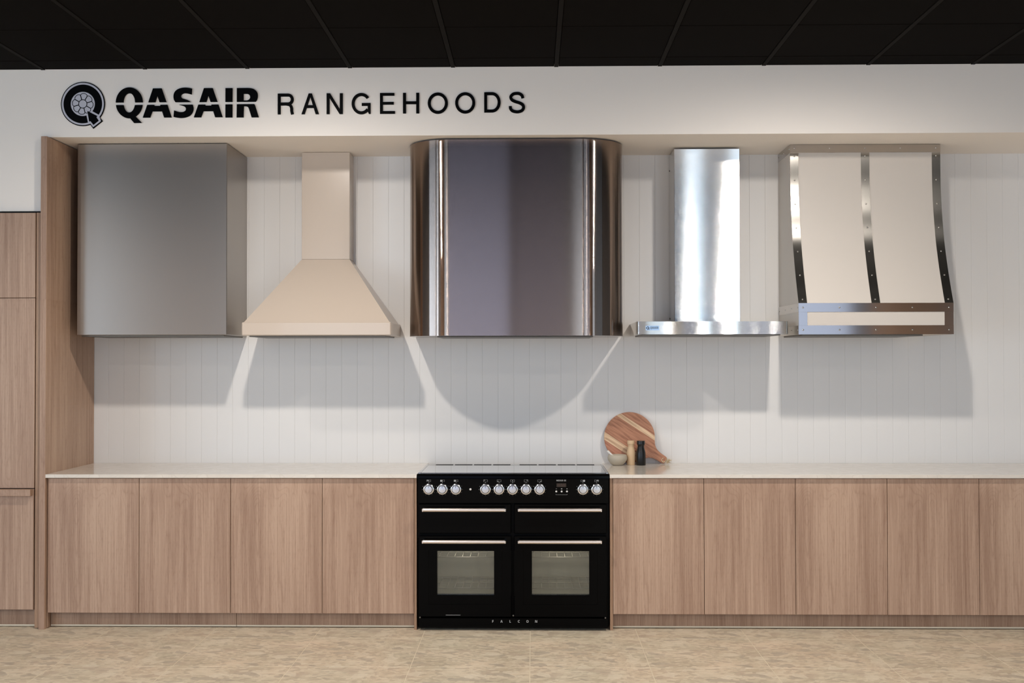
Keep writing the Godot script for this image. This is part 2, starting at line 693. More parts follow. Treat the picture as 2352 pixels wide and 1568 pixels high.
func shell() -> void:
	var x0 := -5.5
	var x1 := 10.5
	var z1 := 9.0
	# floor: a grout bed and the tiles the photo shows one by one, more of the same behind
	var st := S()
	bx(st, Vector3(x0, -0.20, -1.2), Vector3(x1, -0.0012, z1), 0.0)
	var floor_node := struct("floor", st, M.grout, "beige stone tiled showroom floor with cream and grey chips", "floor")
	var pitch := 0.6035
	var tile := S()
	bx(tile, Vector3(0.0019, -0.012, 0.0019), Vector3(pitch - 0.0019, 0.0, pitch - 0.0019), 0.0008)
	var tile_mesh := tile.commit()
	for j in range(-1, 14):
		for i in range(-4, 14):
			put("tile", tile_mesh, M.stone, floor_node, Vector3(0.290 + pitch * i, 0.0, 0.1975 + pitch * (j - 1)))
	# display wall: boards over a backing
	st = S()
	bx(st, Vector3(x0, -0.2, -1.2), Vector3(x1, 3.4, WALL - 0.012), 0.0)
	var back := struct("wall_back", st, M.backing, "white wall of narrow vertical boards behind the hoods", "wall")
	var pl := PackedVector2Array([Vector2(0.00015, -0.012), Vector2(0.00015, -0.0011), Vector2(0.0020, 0.0), Vector2(0.0980, 0.0), Vector2(0.09985, -0.0011), Vector2(0.09985, -0.012)])
	var plank := S()
	prism(plank, pl, Vector3.ZERO, Vector3.RIGHT, Vector3.BACK, Vector3.UP, 0.0, SOFFIT - TOP + 0.012)
	var plank_mesh := plank.commit()
	for k in range(-1, 64):
		put("plank", plank_mesh, M.plank, back, Vector3(0.1 * k, TOP - 0.012, WALL))
	# bulkhead above the niche, down to the tall cabinets at the left, and the niche's far end
	st = S()
	prism(st, V([x0, 2.418, -0.127, 2.418, -0.127, SOFFIT, x1, SOFFIT, x1, CEIL + 0.2, x0, CEIL + 0.2]), Vector3.ZERO, Vector3.RIGHT, Vector3.UP, Vector3.BACK, -1.19, -0.04)
	struct("wall_bulkhead", st, M.paint, "pale painted bulkhead wall carrying the black sign letters", "wall")
	st = S()
	bx(st, Vector3(6.40, 0.0, -1.19), Vector3(x1, SOFFIT + 0.001, -0.0395), 0.0015)
	struct("wall_right", st, M.paint, "pale painted wall closing the display niche at its far end", "wall")
	# suspended ceiling of black panels in a tee grid
	st = S()
	bx(st, Vector3(x0, CEIL + 0.018, -0.04), Vector3(x1, CEIL + 0.2, z1), 0.0)
	var ceil_node := struct("ceiling", st, M.black_ceiling, "black suspended panel ceiling above the bulkhead", "ceiling")
	var panel_meshes := []
	for e in [[-0.04, 0.151], [0.159, 0.756]]:
		var s2 := S()
		bx(s2, Vector3(0.0135, CEIL + 0.002, e[0]), Vector3(0.5865, CEIL + 0.017, e[1]), 0.003)
		panel_meshes.append(s2.commit())
	var bar := S()
	bx(bar, Vector3(-0.012, CEIL - 0.001, -0.04), Vector3(0.012, CEIL + 0.017, z1), 0.001)
	var bar_mesh := bar.commit()
	for k in range(-10, 13):
		var at := Vector3(2.86 + 0.6 * k, 0, 0)
		put("panel", panel_meshes[0], M.black_ceiling, ceil_node, at)
		for r in 4:
			put("panel", panel_meshes[1], M.black_ceiling, ceil_node, at + Vector3(0, 0, 0.605 * r))
		put("tee_bar", bar_mesh, M.black_tee, ceil_node, at)
	# the rest of the showroom
	st = S()
	bx(st, Vector3(x0 - 0.2, -0.2, -1.2), Vector3(x0, 3.45, z1), 0.0)
	struct("wall_left", st, M.room_pale, "plain side wall of the showroom", "wall")
	st = S()
	bx(st, Vector3(x1, -0.2, -1.2), Vector3(x1 + 0.2, 3.45, z1), 0.0)
	struct("wall_east", st, M.room_grey, "plain grey side wall of the showroom", "wall")
	st = S()
	bx(st, Vector3(x0, -0.2, z1), Vector3(x1, 3.45, z1 + 0.2), 0.0)
	var rear := struct("wall_rear", st, M.room_dark, "dark wall of the showroom behind the viewer", "wall")
	st = S()
	bx(st, Vector3(7.4, 0.0, z1 - 0.03), Vector3(8.7, 3.2, z1), 0.002)
	obj("panel", st, M.wood, rear)
	st = S()
	bx(st, Vector3(-2.7, 0.0, z1 - 0.03), Vector3(-0.9, 2.9, z1), 0.002)
	obj("panel", st, M.wood, rear)
	var cool := Color(0.82, 0.91, 1.0)
	var sky := Color(0.66, 0.79, 1.0)
	var zr := z1 - 0.001
	window(1, Vector3(-4.75, 0.3, zr), 1.1, 2.5, 0, cool, 2.4)
	window(2, Vector3(-0.05, 0.1, zr), 1.5, 2.9, 0, cool, 0.8)
	window(3, Vector3(3.85, 0.1, zr), 0.6, 2.9, 0, cool, 0.8)
	window(4, Vector3(4.64, 0.2, zr), 0.34, 2.8, 0, sky, 0.20)
	window(5, Vector3(5.06, 0.2, zr), 0.26, 2.8, 0, cool, 1.7)
	window(10, Vector3(5.375, 0.2, zr), 0.22, 2.8, 0, sky, 0.20)
	window(13, Vector3(5.74, 0.2, zr), 0.36, 2.8, 0, cool, 1.7)
	window(11, Vector3(6.56, 0.2, zr), 1.05, 2.8, 0, Color(0.80, 0.87, 1.0), 0.36)
	window(12, Vector3(2.96, 0.1, zr), 0.9, 3.0, 0, Color(0.82, 0.86, 1.0), 0.19)
	window(6, Vector3(9.6, 0.3, zr), 1.3, 2.6, 0, cool, 0.8)
	window(9, Vector3(1.65, 0.1, zr), 1.5, 3.0, 0, Color(0.76, 0.83, 1.0), 0.46)
	window(7, Vector3(x0 + 0.001, 0.3, 6.0), 4.0, 2.6, -PI / 2, cool, 1.5)
	window(8, Vector3(x1 - 0.001, 0.3, 6.0), 4.0, 2.6, PI / 2, cool, 0.12)


# ---------------------------------------------------------------- joinery

func cabinets() -> void:
	# end panel closing the niche at the left
	var st := S()
	bx(st, Vector3(-0.1255, 0.0, -0.715), Vector3(-0.0905, 2.845, 0.02), 0.0012)
	var o := obj("end_panel", st, M.wood)
	o.set_meta("label", "full-height wood-grain end panel between the tall cabinet and the niche")
	o.set_meta("category", "panel")

	# tall cabinet at the left edge
	var t := thing("tall_cabinet", "tall wood-grain cabinet at the left with a projecting pull rail", "cabinet", Vector3(-0.46, 0, -0.36))
	st = S()
	bx(st, Vector3(-0.765, 0.106, -0.715), Vector3(-0.160, 2.404, -0.021), 0.001)
	obj("body", st, M.dark_gap, t)
	for e in [[1.9105, 2.403], [0.8085, 1.9075]]:
		st = S()
		bx(st, Vector3(-0.765, e[0], -0.020), Vector3(-0.1635, e[1], 0.0), 0.0012)
		obj("door", st, M.wood, t)
	st = S()
	bx(st, Vector3(-0.765, 0.109, -0.020), Vector3(-0.1655, 0.8035, 0.0), 0.0012)
	var low := obj("door", st, M.wood, t)
	st = S()
	bx(st, Vector3(-0.765, 0.766, 0.0), Vector3(-0.172, 0.8035, 0.032), 0.0015)
	obj("pull_rail", st, M.wood, low)
	st = S()
	bx(st, Vector3(-0.765, 0.013, -0.07), Vector3(-0.157, 0.108, -0.052), 0.001)
	obj("toe_kick", st, M.wood_kick, t)
	st = S()
	bx(st, Vector3(-0.157, 0.004, -0.715), Vector3(-0.1285, 2.404, 0.0), 0.001)
	obj("filler_strip", st, M.wood_edge, t)
	st = S()
	bx(st, Vector3(-0.765, 0.003, -0.06), Vector3(-0.157, 0.013, -0.051), 0.001)
	obj("floor_seal", st, M.grout, t)

	# base cabinets, left run then right run
	var left := ["base cabinet with one plain wood-grain door beside the end panel", "second wood-grain base cabinet from the full-height end panel", "third wood-grain base cabinet from the end panel, next but one left of the cooker", "plain wood-grain base cabinet directly left of the black range cooker"]
	for i in 4:
		unit(-0.0815 + 0.5298 * i, -0.0815 + 0.5298 * (i + 1), left[i])
	var right := ["plain wood-grain base cabinet directly right of the black range cooker", "plain wood-grain base cabinet, second to the right of the cooker", "plain wood-grain base cabinet, third to the right of the cooker", "plain wood-grain base cabinet, fourth to the right of the cooker", "wood-grain base cabinet cut off by the right edge of the photo", "wood-grain base cabinet at the far end of the right run"]
	for i in 6:
		unit(3.1775 + 0.5208 * i, 3.1775 + 0.5208 * (i + 1), right[i])
	# panels that flank the cooker, floor to worktop
	for e in [[2.0385, 2.0525, "slim wood-grain panel on the left flank of the range cooker"], [3.1605, 3.1765, "slim wood-grain panel on the right flank of the range cooker"]]:
		st = S()
		bx(st, Vector3(e[0], 0.0, -0.70), Vector3(e[1], 0.8685, 0.0), 0.0008)
		o = obj("flank_panel", st, M.wood_edge)
		o.set_meta("label", e[2])
		o.set_meta("category", "panel")
		o.set_meta("group", "panels beside the cooker")
	st = S()
	bx(st, Vector3(-0.0900, 0.004, -0.05), Vector3(-0.0830, 0.8685, -0.012), 0.0008)
	o = obj("filler_strip", st, M.wood_kick)
	o.set_meta("label", "narrow recessed wood filler between the end panel and first base door")
	o.set_meta("category", "trim")
	# plinths with a pale seal on the floor
	for e in [[-0.083, 1.0, "wood-grain plinth under the two base cabinets by the end panel"], [1.002, 2.038, "wood-grain plinth under the two base cabinets left of the cooker"], [3.1775, 6.30, "long wood-grain plinth under the base cabinets right of the cooker"]]:
		var k := thing("plinth", e[2], "plinth", Vector3((e[0] + e[1]) / 2, 0, -0.06), "plinths under the base cabinets")
		st = S()
		bx(st, Vector3(e[0], 0.013, -0.070), Vector3(e[1], 0.0915, -0.053), 0.0008)
		obj("board", st, M.wood_kick, k)
		st = S()
		bx(st, Vector3(e[0], 0.004, -0.070), Vector3(e[1], 0.013, -0.0515), 0.0008)
		obj("floor_seal", st, M.grout, k)
	# worktops
	for e in [[-0.0900, 2.0545, "pale quartz worktop left of the cooker, under the steel and cream hoods"], [3.1590, 6.395, "pale quartz worktop right of the cooker, holding the chopping board"]]:
		st = S()
		bx(st, Vector3(e[0], 0.8695, -0.7165), Vector3(e[1], TOP, 0.02), 0.0012)
		o = obj("worktop", st, M.quartz)
		o.set_meta("label", e[2])
		o.set_meta("category", "worktop")
		o.set_meta("group", "quartz worktops")


func unit(a: float, b: float, label: String) -> void:
	var t := thing("base_cabinet", label, "cabinet", Vector3((a + b) / 2, 0.09, -0.35), "handleless base cabinets")
	var st := S()
	bx(st, Vector3(a + 0.0003, 0.0925, -0.70), Vector3(b - 0.0003, 0.860, -0.0205), 0.0008)
	obj("body", st, M.dark_gap, t)
	st = S()
	bx(st, Vector3(a + 0.0014, 0.092, -0.0195), Vector3(b - 0.0014, 0.8655, 0.0), 0.0010)
	obj("door", st, M.wood, t)


# ---------------------------------------------------------------- hoods

func under(t: Node3D, a: Vector3, b: Vector3) -> void:
	var st := S()
	bx(st, a, b, 0.001)
	obj("grease_filter", st, M.dark_steel, t)


func hoods() -> void:
	var st := S()
	# 1: plain satin steel box
	var t := thing("box_rangehood", "large plain satin stainless steel box hood beside the end panel", "rangehood", Vector3(0.44, 1.695, WALL))
	bx(st, Vector3(-0.012, 1.697, WALL + 0.001), Vector3(0.891, 2.846, -0.232), 0.003)
	obj("body", st, M.satin, t)
	under(t, Vector3(0.01, 1.689, WALL + 0.02), Vector3(0.87, 1.6972, -0.25))

	# 2: cream pyramid hood with a duct cover
	t = thing("pyramid_rangehood", "cream painted pyramid hood with a square duct cover", "rangehood", Vector3(1.43, 1.693, WALL))
	st = S()
	bx(st, Vector3(0.983, 1.693, WALL + 0.001), Vector3(1.876, 1.773, -0.221), 0.005)
	obj("canopy_rim", st, M.cream, t)
	st = S()
	frustum(st, 0.994, 1.866, WALL + 0.002, -0.233, 1.773, 1.2745, 1.5755, WALL + 0.002, -0.558, 2.176)
	obj("pyramid", st, M.cream, t)
	st = S()
	bx(st, Vector3(1.2745, 2.177, WALL + 0.001), Vector3(1.5755, 2.848, -0.558), 0.0015)
	obj("duct_cover", st, M.cream, t)
	under(t, Vector3(1.02, 1.686, WALL + 0.02), Vector3(1.84, 1.6932, -0.26))

	# 3: dark mirror hood with round corners
	t = thing("rounded_rangehood", "wide dark bronze mirror hood with rounded corners above the range cooker", "rangehood", Vector3(2.62, 1.687, WALL))
	var r := 0.262
	var xl := 1.9745
	var xr := 3.2665
	var zf := -0.112
	var pl := PackedVector2Array([Vector2(xl, WALL + 0.001)])
	pl.append_array(arc(Vector2(xl + r, zf - r), r, r, 180, 90, 28))
	pl.append_array(arc(Vector2(xr - r, zf - r), r, r, 90, 0, 28))
	pl.append(Vector2(xr, WALL + 0.001))
	st = S()
	prism(st, pl, Vector3.ZERO, Vector3.RIGHT, Vector3.BACK, Vector3.UP, 1.688, 2.840, 20.0)
	obj("body", st, M.bronze, t)
	under(t, Vector3(2.15, 1.682, WALL + 0.03), Vector3(3.08, 1.6872, -0.24))

	# 4: slim steel canopy with a chimney
	t = thing("chimney_rangehood", "slim brushed steel canopy hood with a tall chimney duct and small badge", "rangehood", Vector3(3.78, 1.695, WALL))
	pl = PackedVector2Array([Vector2(3.339, WALL + 0.001)])
	pl.append_array(arc(Vector2(3.351, -0.211), 0.012, 0.012, 180, 90, 8))
	pl.append_array(arc(Vector2(4.216, -0.211), 0.012, 0.012, 90, 0, 8))
	pl.append(Vector2(4.228, WALL + 0.001))
	st = S()
	prism(st, pl, Vector3.ZERO, Vector3.RIGHT, Vector3.BACK, Vector3.UP, 1.696, 1.772, 30.0)
	obj("canopy", st, M.brushed, t)
	st = S()
	bx(st, Vector3(3.589, 1.772, WALL + 0.001), Vector3(3.989, 2.838, -0.440), 0.0015)
	obj("duct_cover", st, M.brushed, t)
	for y in [2.742, 1.805]:
		st = S()
		lathe(st, [Vector2(0.006, 0.0), Vector2(0.005, 0.002), Vector2(0.0, 0.0025)], Vector3(3.589, y, -0.68), 12, Basis(Vector3.BACK, PI / 2))
		obj("screw", st, M.dark_steel, t)
	under(t, Vector3(3.37, 1.689, WALL + 0.02), Vector3(4.19, 1.6962, -0.24))
	st = S()
	bx(st, Vector3(3.388, 1.7195, -0.1992), Vector3(3.468, 1.7465, -0.1965), 0.0008)
	var badge := obj("badge", st, M.badge, t)
	st = S()
	ring_plate(st, Vector2.ZERO, 0.0045, 0.0045, 0.0090, 0.0090, Vector3(3.4005, 1.7335, -0.1966), 1.0, 0.0, 0.0004, 28)
	prism(st, PackedVector2Array([Vector2(0.002, -0.004), Vector2(0.009, -0.010), Vector2(0.0115, -0.0075), Vector2(0.005, -0.0015)]), Vector3(3.4005, 1.7335, -0.1966), Vector3.RIGHT, Vector3.UP, Vector3.BACK, 0.0, 0.0004)
	obj("emblem", st, M.ink, badge)
	text("lettering", "QASAIR", Vector3(3.4390, 1.7335, -0.1966), 0.0135, 0.0004, M.ink, badge, true, 0.049)

	# 5: white flared hood with riveted steel bands
	t = thing("flared_rangehood", "white flared hood with riveted polished steel bands and framed base", "rangehood", Vector3(4.735, 1.693, WALL))
	var xa := 4.284
	var xb := 5.187
	var key := [Vector2(-0.378, 2.80), Vector2(-0.376, 2.65), Vector2(-0.370, 2.55), Vector2(-0.3585, 2.45), Vector2(-0.340, 2.35), Vector2(-0.318, 2.25), Vector2(-0.287, 2.15), Vector2(-0.2505, 2.05), Vector2(-0.209, 1.95), Vector2(-0.1765, 1.877)]
	var front := curve(key, 8)
	pl = PackedVector2Array([Vector2(WALL + 0.001, 2.848), Vector2(-0.378, 2.848)])
	pl.append_array(front)
	pl.append(Vector2(WALL + 0.001, 1.877))
	st = S()
	prism(st, pl, Vector3(xa, 0, 0), Vector3.BACK, Vector3.UP, Vector3.RIGHT, 0.0, xb - xa, 20.0)
	obj("body", st, M.hood_white, t)
	var proud := PackedVector2Array()
	for i in front.size():
		var d := (front[mini(i + 1, front.size() - 1)] - front[maxi(i - 1, 0)]).normalized()
		proud.append(front[i] + Vector2(-d.y, d.x) * 0.0028)
	var strip := proud.duplicate()
	var back := front.duplicate()
	back.reverse()
	strip.append_array(back)
	for x in [xa - 0.001, 4.7105, xb - 0.0495]:
		st = S()
		prism(st, strip, Vector3(x, 0, 0), Vector3.BACK, Vector3.UP, Vector3.RIGHT, 0.0, 0.0505, 20.0)
		obj("steel_band", st, M.steel_curve, t)
	# top band, front and left return
	st = S()
	bx(st, Vector3(xa - 0.0015, 2.799, -0.380), Vector3(xb + 0.0015, 2.8485, -0.3735), 0.001)
	bx(st, Vector3(xa - 0.0015, 2.799, WALL + 0.001), Vector3(xa + 0.001, 2.8485, -0.3745), 0.0005)
	bx(st, Vector3(xb - 0.001, 2.799, WALL + 0.001), Vector3(xb + 0.0015, 2.8485, -0.3745), 0.0005)
	obj("top_band", st, M.steel_trim, t)
	# base box, its steel frame, the white inset and the side bands
	st = S()
	bx(st, Vector3(xa, 1.694, WALL + 0.001), Vector3(xb, 1.8765, -0.176), 0.001)
	obj("base", st, M.hood_white, t)
	st = S()
	for e in [[xa - 0.0005, xb + 0.0005, 1.825, 1.8775], [xa - 0.0005, xb + 0.0005, 1.693, 1.7462], [xa - 0.0005, 4.3345, 1.7462, 1.825], [5.1355, xb + 0.0005, 1.7462, 1.825]]:
		bx(st, Vector3(e[0], e[2], -0.177), Vector3(e[1], e[3], -0.173), 0.0003)
	for s in [[xa - 0.0018, xa + 0.001], [xb - 0.001, xb + 0.0018]]:
		for y in [1.825, 1.693]:
			bx(st, Vector3(s[0], y, WALL + 0.001), Vector3(s[1], y + 0.0525, -0.1742), 0.0004)
	obj("base_frame", st, M.steel_trim, t)
	under(t, Vector3(4.31, 1.684, WALL + 0.02), Vector3(5.02, 1.6932, -0.21))
	# rivets
	var dome := S()
	lathe(dome, [Vector2(0.0052, 0.0), Vector2(0.0046, 0.0016), Vector2(0.0026, 0.0028), Vector2(0.0, 0.0032)], Vector3.ZERO, 12, Basis(Vector3.RIGHT, PI / 2), 80.0)
	var dome_mesh := dome.commit()
	for x in [4.309, 4.522, 4.735, 4.948, 5.161]:
		put("rivet", dome_mesh, M.rivet, t, Vector3(x, 2.826, -0.3735))
		for y in [1.851, 1.720]:
			put("rivet", dome_mesh, M.rivet, t, Vector3(x, y, -0.173))
	for x in [4.309, 4.735, 5.162]:
		for i in 7:
			var p: Vector2 = at_height(proud, 2.778 - 0.1465 * i)
			put("rivet", dome_mesh, M.rivet, t, Vector3(x, p.y, p.x))
	var side_dome := S()
	lathe(side_dome, [Vector2(0.0052, 0.0), Vector2(0.0046, 0.0016), Vector2(0.0026, 0.0028), Vector2(0.0, 0.0032)], Vector3.ZERO, 12, Basis(Vector3.BACK, PI / 2), 80.0)
	var side_mesh := side_dome.commit()
	for z in [-0.70, -0.53, -0.36, -0.19]:
		for y in [1.851, 1.720]:
			put("rivet", side_mesh, M.rivet, t, Vector3(xa - 0.0018, y, z))
	for z in [-0.70, -0.55, -0.40]:
		put("rivet", side_mesh, M.rivet, t, Vector3(xa - 0.0015, 2.826, z))


func at_height(path: PackedVector2Array, y: float) -> Vector2:
	for i in path.size() - 1:
		if path[i].y >= y and path[i + 1].y <= y:
			return path[i].lerp(path[i + 1], (path[i].y - y) / maxf(1e-6, path[i].y - path[i + 1].y))
	return path[-1] if y < path[-1].y else path[0]


func frustum(st: SurfaceTool, ax: float, bx_: float, az: float, bz: float, y0: float, cx: float, dx: float, cz: float, dz: float, y1: float) -> void:
	var a := [Vector3(ax, y0, az), Vector3(bx_, y0, az), Vector3(bx_, y0, bz), Vector3(ax, y0, bz)]
	var b := [Vector3(cx, y1, cz), Vector3(dx, y1, cz), Vector3(dx, y1, dz), Vector3(cx, y1, dz)]
	var outs := [Vector3.FORWARD, Vector3.RIGHT, Vector3.BACK, Vector3.LEFT]
	for i in 4:
		var j := (i + 1) % 4
		face(st, [a[i], a[j], b[j], b[i]], Vector3.ZERO, outs[i])
	face(st, a, Vector3.DOWN)
	face(st, b, Vector3.UP)


func text(called: String, words: String, at: Vector3, height: float, depth: float, material: Material, parent: Node3D, bold := false, width := 0.0) -> void:
	var f := SystemFont.new()
	f.font_names = PackedStringArray(["Droid Sans"])
	f.font_weight = 700 if bold else 400
	var tm := TextMesh.new()
	tm.font = f
	tm.text = words
	tm.font_size = 64
	tm.depth = depth
	tm.curve_step = 1.0
	tm.pixel_size = height / (64.0 * 0.714)
	var o := put(called, tm, material, parent, at)
	var box := tm.get_aabb()
	var c := box.get_center()
	if width > 0.0 and box.size.x > 0.0:
		o.scale.x = width / box.size.x
	o.position -= Vector3(c.x * o.scale.x, c.y, -depth * 0.5)


# ---------------------------------------------------------------- range cooker

func range_cooker() -> void:
	var t := thing("range_cooker", "black double-oven range cooker with chrome knobs in the base cabinets", "cooker", Vector3(2.607, 0, -0.3))
	var zf := 0.02
	var st := S()
	# carcass with two open cavities
	var x0 := 2.0565
	var x1 := 3.1565
	var cav := [[2.10, 2.565], [2.65, 3.115]]
	bx(st, Vector3(x0, 0.015, -0.60), Vector3(x1, 0.14, -0.03), 0.001)
	bx(st, Vector3(x0, 0.52, -0.60), Vector3(x1, 0.868, -0.012), 0.001)
	bx(st, Vector3(x0, 0.14, -0.60), Vector3(2.10, 0.52, -0.03), 0.0)
	bx(st, Vector3(2.565, 0.14, -0.60), Vector3(2.65, 0.52, -0.03), 0.0)
	bx(st, Vector3(3.115, 0.14, -0.60), Vector3(x1, 0.52, -0.03), 0.0)
	bx(st, Vector3(x0, 0.14, -0.60), Vector3(x1, 0.52, -0.56), 0.0)
	obj("body", st, M.enamel_soft, t)
	for c in cav:
		st = S()
		bx(st, Vector3(c[0], 0.14, -0.56), Vector3(c[1], 0.52, -0.45), 0.0)
		bx(st, Vector3(c[0], 0.14, -0.56), Vector3(c[1], 0.150, -0.035), 0.0)
		bx(st, Vector3(c[0], 0.51, -0.56), Vector3(c[1], 0.52, -0.035), 0.0)
		bx(st, Vector3(c[0], 0.14, -0.56), Vector3(c[0] + 0.01, 0.52, -0.035), 0.0)
		bx(st, Vector3(c[1] - 0.01, 0.14, -0.56), Vector3(c[1], 0.52, -0.035), 0.0)
		obj("oven_lining", st, M.cavity, t)
		for y in [0.225, 0.405]:
			st = S()
			for k in 10:
				var x: float = c[0] + 0.03 + k * (c[1] - c[0] - 0.06) / 9.0
				tube(st, [Vector3(x, y, -0.43), Vector3(x, y, -0.08)], 0.0018, 6)
			for z in [-0.43, -0.25, -0.08]:
				tube(st, [Vector3(c[0] + 0.012, y - 0.003, z), Vector3(c[1] - 0.012, y - 0.003, z)], 0.0025, 6)
			obj("oven_rack", st, M.rack, t)
		var l := OmniLight3D.new()
		l.name = "oven_lamp"
		t.add_child(l, true)
		l.position = Vector3((c[0] + c[1]) / 2, 0.485, -0.10) - t.position
		l.light_color = Color(1.0, 0.96, 0.88)
		l.light_energy = 0.04
		l.light_size = 0.012
		l.omni_range = 3.0
		l.omni_attenuation = 2.0
		l.shadow_enabled = true
		st = S()
		lathe(st, [Vector2(0.0, 0.512), Vector2(0.016, 0.512), Vector2(0.016, 0.503), Vector2(0.010, 0.500), Vector2(0.0, 0.499)], Vector3((c[0] + c[1]) / 2, 0, -0.10), 16)
		obj("lamp_lens", st, glow(Color(1.0, 0.93, 0.80), 0.5), t)
	# top frame with rounded front edge, hob glass, rear vent
	var pl := PackedVector2Array([Vector2(-0.575, 0.868), Vector2(-0.575, 0.8925), Vector2(-0.02, 0.8935)])
	pl.append_array(arc(Vector2(0.008, 0.8795), 0.014, 0.0140, 90, 0, 8))
	pl.append(Vector2(0.0225, 0.868))
	st = S()
	prism(st, pl, Vector3(x0 + 0.0005, 0, 0), Vector3.BACK, Vector3.UP, Vector3.RIGHT, 0.0, x1 - x0 - 0.001, 30.0)
	obj("top_frame", st, M.enamel, t)
	st = S()
	bx(st, Vector3(2.074, 0.893, -0.495), Vector3(3.140, 0.8965, -0.018), 0.0008)
	obj("hob_glass", st, M.hob_glass, t)
	st = S()
	for e in [[2.0600, 2.0735], [3.1405, 3.1535]]:
		bx(st, Vector3(e[0], 0.8925, -0.575), Vector3(e[1], 0.8972, -0.018), 0.0008)
	bx(st, Vector3(2.0735, 0.8925, -0.575), Vector3(3.1405, 0.8955, -0.515), 0.0008)
	obj("hob_trim", st, M.steel_trim, t)
	var slot := S()
	bx(slot, Vector3(-0.054, 0.8950, -0.562), Vector3(0.054, 0.8978, -0.527), 0.001)
	var slot_mesh := slot.commit()
	for i in 8:
		put("vent_slot", slot_mesh, M.enamel, t, Vector3(2.172 + 0.1185 * i + (0.045 if i > 3 else 0.0), 0, 0))
	# control fascia
	st = S()
	bx(st, Vector3(2.060, 0.7255, -0.012), Vector3(3.153, 0.8675, zf), 0.002)
	obj("control_panel", st, M.enamel, t)
	st = S()
	marks(st)
	obj("printed_marks", st, M.print, t)
	text("lettering", "NEXUS SE", Vector3(2.8825, 0.8565, zf), 0.0085, 0.0003, M.print, t, true, 0.055)
	st = S()
	bx(st, Vector3(2.855, 0.819, zf - 0.001), Vector3(2.911, 0.8405, zf + 0.0006), 0.0004)
	var disp := obj("clock_display", st, mat(Color(0.10, 0.055, 0.035), 0.1), t)
	text("digits", "0:00", Vector3(2.883, 0.8297, zf + 0.0006), 0.013, 0.0002, mat(Color(0.24, 0.13, 0.08), 0.4), disp, false, 0.040)
	for x in [2.854, 2.8845, 2.915]:
		st = S()
		lathe(st, [Vector2(0.0052, 0.0), Vector2(0.0052, 0.002), Vector2(0.004, 0.0032), Vector2(0, 0.0034)], Vector3(x, 0.794, zf), 16, Basis(Vector3.RIGHT, PI / 2))
		obj("button", st, M.white_button, t)
	st = S()
	lathe(st, [Vector2(0.0062, 0.0), Vector2(0.0062, 0.003), Vector2(0.0045, 0.005), Vector2(0, 0.0055)], Vector3(2.363, 0.806, zf), 16, Basis(Vector3.RIGHT, PI / 2))
	obj("button", st, M.white_button, t)
	# knobs
	var FR := Basis(Vector3.RIGHT, PI / 2)
	var skirt := S()
	lathe(skirt, [Vector2(0.0325, 0.0), Vector2(0.0325, 0.0075), Vector2(0.0318, 0.0098), Vector2(0.0295, 0.0122), Vector2(0.0258, 0.0140), Vector2(0.0246, 0.0140), Vector2(0.0240, 0.0115)], Vector3.ZERO, 48, FR, 50.0)
	var skirt_mesh := skirt.commit()
	var gap := S()
	lathe(gap, [Vector2(0.0242, 0.0), Vector2(0.0242, 0.0118), Vector2(0.0, 0.0118)], Vector3.ZERO, 40, FR)
	var gap_mesh := gap.commit()
	var cap := S()
	lathe(cap, [Vector2(0.0215, 0.0110), Vector2(0.0215, 0.0225), Vector2(0.0198, 0.0245), Vector2(0.0, 0.0250)], Vector3.ZERO, 48, FR, 30.0)
	var cap_mesh := cap.commit()
	var line := S()
	bx(line, Vector3(-0.0011, 0.0075, 0.0235), Vector3(0.0011, 0.0205, 0.0256), 0.0003)
	var line_mesh := line.commit()
	for x in [2.124, 2.202, 2.280, 2.449, 2.5265, 2.604, 2.6815, 2.759, 3.006, 3.084]:
		var k := put("knob", skirt_mesh, M.chrome, t, Vector3(x, 0.807, zf))
		for e in [["knob_collar", gap_mesh, M.dark_steel], ["knob_face", cap_mesh, M.spun], ["pointer", line_mesh, M.enamel]]:
			var o := MeshInstance3D.new()
			o.name = e[0]
			o.mesh = e[1]
			o.material_override = e[2]
			k.add_child(o, true)
	# doors
	for side in 2:
		var a: float = [2.0665, 2.6125][side]
		var b: float = [2.5955, 3.1410][side]
		st = S()
		bx(st, Vector3(a, 0.553, -0.011), Vector3(b, 0.7215, zf), 0.004)
		var up := obj("grill_door", st, M.enamel, t)
		handle(a + 0.0215, b - 0.0285, 0.693, up)
		# oven door built round its window opening
		var w0: float = [2.172, 2.714][side]
		var w1: float = [2.4975, 3.041][side]
		st = S()
		bx(st, Vector3(a, 0.078, -0.028), Vector3(b, 0.2025, zf), 0.003)
		bx(st, Vector3(a, 0.4535, -0.028), Vector3(b, 0.5395, zf), 0.003)
		bx(st, Vector3(a, 0.199, -0.028), Vector3(w0, 0.457, zf), 0.0)
		bx(st, Vector3(w1, 0.199, -0.028), Vector3(b, 0.457, zf), 0.0)
		var od := obj("oven_door", st, M.enamel, t)
		st = S()
		bx(st, Vector3(w0 - 0.002, 0.200, -0.010), Vector3(w1 + 0.002, 0.456, 0.006), 0.0)
		obj("window_pane", st, M.oven_pane, od)
		# raised bead round the window
		st = S()
		var f0 := w0 - 0.050
		var f1 := w1 + 0.047
		for e in [[f0, f1, 0.1485, 0.1515], [f0, f0 + 0.003, 0.1515, 0.456], [f1 - 0.003, f1, 0.1515, 0.456]]:
			bx(st, Vector3(e[0], e[2], zf - 0.001), Vector3(e[1], e[3], zf + 0.0012), 0.0006)
		obj("window_bead", st, M.enamel, od)
		handle(a + 0.0210, b - 0.0290, 0.5125, od)
	st = S()
	bx(st, Vector3(2.221, 0.0878, zf - 0.0005), Vector3(2.305, 0.0898, zf + 0.0006), 0.0002)
	obj("trim_line", st, M.print, t)
